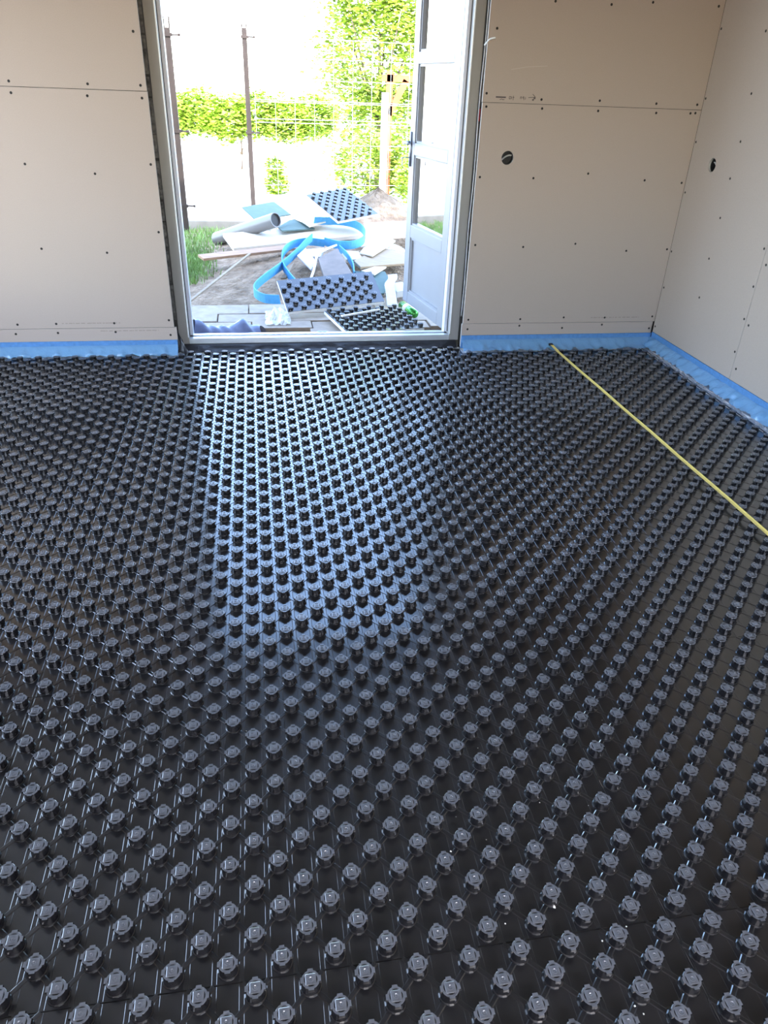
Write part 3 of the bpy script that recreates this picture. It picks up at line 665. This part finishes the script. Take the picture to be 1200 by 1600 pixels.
# pipe: hollow tube
pa, pb = Vector((.193,7.30,.318)), Vector((-.39,7.95,.030)); m = MB(); d = (pb-pa).normalized()
m.tube([pa, pb], .066, 28, cap=False); n0 = len(m.v); m.tube([pa, pb], .058, 28, cap=False)
m.add(m.v[:28] + m.v[n0:n0+28], [(k, (k+1)%28, 28+(k+1)%28, 28+k) for k in range(28)])
pipe = m.build('drain_pipe', M_pipe, None, True, label='thick grey drain pipe with its open end facing the house', category='pipe')
MB().tube([pa - d*.000 + d*.02, pa + d*.022], .0575, 28).build('bore_shade_disc', M_gasket, pipe)  # black disc painting the shade inside the pipe mouth
# blue foam strips
up_ = lambda t_: Vector((0, -.25, 1))
foam = M_foamout
m = MB(); m.ribbon([(.150,5.45,.050),(.046,5.5,.045),(-.022,5.6,.055),(-.028,5.75,.065),(.050,5.95,.090),(.197,6.25,.122),(.345,6.6,.161),(.425,6.8,.195),(.505,6.95,.226)], .070, .008, up_)
m.ribbon([(.293,5.95,.050),(.244,6.1,.085),(.209,6.25,.122),(.209,6.4,.158),(.236,6.55,.185),(.295,6.75,.190),(.380,6.9,.188),(.490,7.0,.180),(.622,7.0,.166)], .070, .008, up_)
m.build('foam_strip_offcut', foam, None, label='blue foam strip looped at the left of the pile', category='foam strip')
m = MB(); m.ribbon([(.618,6.95,.190),(.721,6.85,.180),(.777,6.8,.186),(.865,6.8,.192),(.953,6.9,.202),(1.008,7.1,.215),(1.027,7.4,.222),(.979,7.6,.235),(.879,7.7,.245),(.734,7.7,.252),(.573,7.6,.265)], .075, .008, up_)
m.ribbon([(.734,6.8,.160),(.768,6.5,.155),(.787,6.25,.129),(.769,6.0,.100)], .060, .008, up_)
m.build('foam_strip_offcut', foam, None, label='blue foam strip coiled on the long white board', category='foam strip')
# crumpled plastic, paper strip, film, can
def crumple(name, c, sx, sy, sz, m_, label, cat, seed, n=14):
    r = random.Random(seed); vs = []; fs = []
    for i in range(n):
        for j in range(n):
            u, v = i/(n-1)-.5, j/(n-1)-.5; k = 1-.6*abs(u*v)*4
            vs.append((c[0]+u*sx+r.uniform(-.3, .3)*sx/n*2, c[1]+v*sy+r.uniform(-.3, .3)*sy/n*2, c[2]+max(.002, sz*(.55+.45*math.sin(u*11+seed)*math.cos(v*9))*(1-(2*u)**2)*(1-(2*v)**2)+r.uniform(0, .25)*sz)))
    for i in range(n-1):
        for j in range(n-1): fs.append((i*n+j, (i+1)*n+j, (i+1)*n+j+1, i*n+j+1))
    return MB().add(vs, fs).build(name, m_, None, label=label, category=cat)
crumple('plastic_wrap', (.125,5.25,-.04), .17, .33, .085, M_crumple, 'crumpled clear plastic at the left end of the leaning studded offcut', 'plastic', 3)
crumple('plastic_wrap', (1.22,7.02,.10), .30, .25, .07, M_crumple, 'crumpled pale plastic on the right of the pile above the plywood', 'plastic', 8)
m = MB(); m.ribbon([(1.078,5.98,.112),(1.06,5.85,.108),(1.012,5.72,.098),(1.0,5.60,.075),(.985,5.45,.045),(.972,5.34,.030)], .075, .002, lambda t_: Vector((1,.15,.12)))
m.build('paper_strip', M_paper, None, label='folded white paper strip beside the green can', category='paper')
m = MB(); vs = []; fs = []; nu, nv = 40, 10
for i in range(nu+1):
    for j in range(nv+1):
        u, v = i/nu, j/nv; x = -.425+.44*u
        hgt = .050*math.exp(-((u-.02)/.13)**2) + .072 + .045*math.exp(-((u-.74)/.10)**2)
        pr = math.sin(v*PI)
        vs.append((x + .02*math.sin(v*5+u*3), 4.612+.22*v, -.028*v + .012 + hgt*pr + .005*math.sin(u*37+v*8)))
for i in range(nu):
    for j in range(nv): fs.append((i*(nv+1)+j, (i+1)*(nv+1)+j, (i+1)*(nv+1)+j+1, i*(nv+1)+j+1))
m.add(vs, fs).build('plastic_sheet', M_lilac, None, True, label='rumpled lilac plastic sheet lying outside the threshold on the left', category='plastic sheet')
can = empty('drink_can', (1.06, 5.15, .03), label='green can lying on its side below the open door leaf', category='can')
ca, cb = Vector((1.075,5.50,-.010)), Vector((1.125,5.235,-.010)); d = (cb-ca).normalized()
o = MB().tube([ca, ca+d*.012, ca+d*.20, cb], [.026, .033, .033, .027], 18).build('can_body', M_can, can, True); o.matrix_parent_inverse = Matrix.Translation((-1.06, -5.15, -.03))
o = MB().tube([ca+d*.09, ca+d*.15], .0334, 18).build('can_band', M_white, can, True); o.matrix_parent_inverse = Matrix.Translation((-1.06, -5.15, -.03))

# ---- kerb, grass, fence
MB().box(-1.6, -.10, 9.15, 9.30, -.12, .02).build('kerb_stone', M_kerb, None, bevel=.01, label='low grey concrete kerb behind the grass', category='kerb')
def blades(name, n, fx, hh, m_, label, seed):
    r = random.Random(seed); m = MB()
    for _ in range(n):
        x, y = fx(r)
        if x > -.47 + .09*r.gauss(0, 1) and y < 8.4: continue
        z = gz(x, y); h = r.uniform(.4, 1)*hh; a = r.uniform(0, 2*PI); lx, ly = r.uniform(-.5, .5)*h, r.uniform(-.5, .5)*h; wd = .004
        c, s_ = math.cos(a)*wd, math.sin(a)*wd
        m.add([(x-c, y-s_, z), (x+c, y+s_, z), (x+c*.7+lx*.4, y+s_*.7+ly*.4, z+h*.6), (x-c*.7+lx*.4, y-s_*.7+ly*.4, z+h*.6), (x+lx, y+ly, z+h)], [(0,1,2,3), (3,2,4)])
    return m.build(name, m_, None, kind='stuff', label=label, category='grass')
blades('grass_patch', 9000, lambda r: (r.uniform(-1.5, -.12) - 0, r.choice([r.uniform(7.2, 9.1), r.uniform(7.6, 9.0), r.uniform(6.5, 7.6)])) if r.random() < .8 else (r.gauss(-.55, .15), r.uniform(6.3, 7.4)), .075, M_grass, 'patch of green grass left of the debris pile', 40)
def fence_post(x, y, top, clamps, label):
    p = empty('fence_post', (x, y, -.1), label=label, category='fence post')
    MB().box(-.03, .03, -.02, .02, 0, top+.1).build('post', M_post, p, bevel=.004)
    for sx in (-1, 1): MB().box(sx*.026-.007, sx*.026+.007, -.02, .02, top+.1, top+.19).build('top_prong', M_post, p)
    for z in clamps: 
        m = MB(); m.box(-.045, .045, -.032, .032, z+.085, z+.115); m.tube([(.04, 0, z+.1), (.12, -.01, z+.1)], .008, 6); m.box(.10, .125, -.02, .01, z+.088, z+.112); m.build('clamp', M_post, p)
fence_post(-.765, 8.9, 1.86, (.21, .945, 1.80), 'dark brown fence post nearest the left door frame')
fence_post(-.010, 10.5, 1.97, (.865, 1.88), 'dark brown fence post standing behind the pipe')
def wire_panel(a, b, zs, step, label, r1=.0028, r2=.0012):
    a, b = Vector(a), Vector(b); L = (b-a).length; d = (b-a)/L; m = MB()
    for z in zs: m.tube([a+Vector((0,0,z)), b+Vector((0,0,z))], r1, 5)
    k = .02
    while k < L: p = a + d*k; m.tube([p+Vector((0,0,zs[0])), p+Vector((0,0,zs[-1]))], r2, 4); k += step
    f = empty('wire_fence', a, label=label, category='fence')
    o = m.build('wire_grid', M_wire, f, kind='stuff'); o.matrix_parent_inverse = Matrix.Translation(-a)
wire_panel((.06, 10.55, 0), (3.4, 10.9, 0), [.1, .25, .45, .73, .98, 1.02, 1.21, 1.23, 1.46, 1.69, 1.9], .25, 'pale wire mesh fence panel in front of the tall tree')
MB().box(1.60, 1.68, 10.0, 10.07, -.1, 1.36).build('white_post', M_whitewood, None, bevel=.004, label='white painted post in front of the tall tree', category='post')
p = empty('orange_trellis', (1.85, 11.0, -.1), label='orange wooden garden trellis behind the white post', category='trellis')
for a_, b_ in (((0,0,0), (.0,0,1.70)), ((-.10,0,1.62), (.75,0,1.62)), ((.70,0,0), (.70,0,1.70)), ((0,0,1.2), (.22,0,1.6))): MB().bar(a_, b_, .08, .06, upv=(0,1,0)).build('beam', M_orange, p)
tub = empty('wooden_tub', (.83, 10.9, -.09), label='small grey wooden tub with a finial behind the top studded panel', category='tub')
for k in range(10):
    a = 2*PI*k/10; MB().bar((.085*math.cos(a), .085*math.sin(a), 0), (.115*math.cos(a), .115*math.sin(a), .40), .062, .012, upv=(math.cos(a), math.sin(a), 0)).build('stave', mat('weathered_wood', (.40,.33,.30), .8) if k == 0 else MATS['weathered_wood'], tub)
MB().lathe([(.12,.40),(.125,.42),(.03,.43),(.02,.46),(.035,.49),(.012,.54)], 12).build('lid_with_finial', MATS['weathered_wood'], tub)

# ---- vegetation
def leaf_cloud(m, n, sampler, size, r):
    for _ in range(n):
        x, y, z = sampler(r); a, b = r.uniform(0, 2*PI), r.uniform(-.9, .9); s_ = size*r.uniform(.6, 1.3)
        u = Vector((math.cos(a), math.sin(a), r.uniform(-.4, .4))).normalized(); v = Vector((-math.sin(a)*math.cos(b), math.cos(a)*math.cos(b), math.sin(b)))
        c = Vector((x, y, z)); m.add([c-u*s_, c+v*s_*.55-u*.1*s_, c+u*s_, c-v*s_*.55-u*.1*s_], [(0,1,2,3)])
def plant(name, base, blobs, n, size, m_, label, cat, seed, trunk_h):
    r = random.Random(seed); p = empty(name, base, label=label, category=cat); m = MB()
    tot = sum(b[3]*b[4]*b[5] for b in blobs)
    for bx, by, bz, rx, ry, rz_ in blobs:
        def smp(r):
            while True:
                a = Vector((r.gauss(0,1), r.gauss(0,1), r.gauss(0,1))).normalized(); k = r.uniform(.35, 1)**.5*(1+.12*r.gauss(0,1))
                return (bx+a.x*rx*k, by+a.y*ry*k, max(.02, bz+a.z*rz_*k))
        leaf_cloud(m, int(n*rx*ry*rz_/tot), smp, size, r)
    m.build('foliage', m_, p, kind='stuff')
    m = MB(); m.tube([(0,0,0), (.03,.02,trunk_h*.5), (0,0,trunk_h)], [.045*min(1, trunk_h/1.4), .035*min(1, trunk_h/1.4), .02*min(1, trunk_h/1.4)], 8)
    for k in range(5):
        a = k*1.26; m.tube([(0,0,trunk_h*.45), (.15*trunk_h*math.cos(a), .15*trunk_h*math.sin(a), trunk_h*.8), (.28*trunk_h*math.cos(a), .28*trunk_h*math.sin(a), trunk_h*1.1)], [.025*min(1, trunk_h/1.4), .018*min(1, trunk_h/1.4), .008], 6)
    m.build('trunk', M_bark, p, True)
plant('tall_tree', (1.95, 12.6, -.09), [(0,0,1.9,1.0,.7,.95), (-.2,0,2.9,.7,.6,.8), (.7,.1,2.6,.8,.6,.9), (.2,0,1.0,.85,.6,.6)], 22000, .042, M_leaf2, 'tall leafy green tree seen through the right half of the doorway', 'tree', 51, 2.2)
plant('garden_shrub', (1.6, 11.25, -.09), [(0,0,.55,.55,.4,.45), (.6,.1,.6,.5,.4,.5)], 4500, .04, M_leaf2, 'low loose shrub at the foot of the tall tree', 'shrub', 52, .5)
plant('hedge', (-.2, 16, -.09), [(-2.4+.55*k,0,.88+.08*(k%2),.50,.45,.40) for k in range(8)], 26000, .048, M_leaf1, 'long clipped green hedge in the far left of the garden', 'hedge', 53, .6)
plant('small_shrub', (.36, 12.4, -.09), [(0,0,.16,.20,.15,.16), (-.02,0,.40,.16,.13,.14)], 1100, .035, M_leaf1, 'small green shrub behind the fence post', 'shrub', 54, .3)
plant('fallen_vine', (2.12, 10.3, -.09), [(0,0,.45,.28,.2,.35), (.25,.1,.3,.25,.2,.25)], 1600, .04, M_leaf1, 'leafy plant beside the handle of the open door leaf', 'plant', 55, .4)
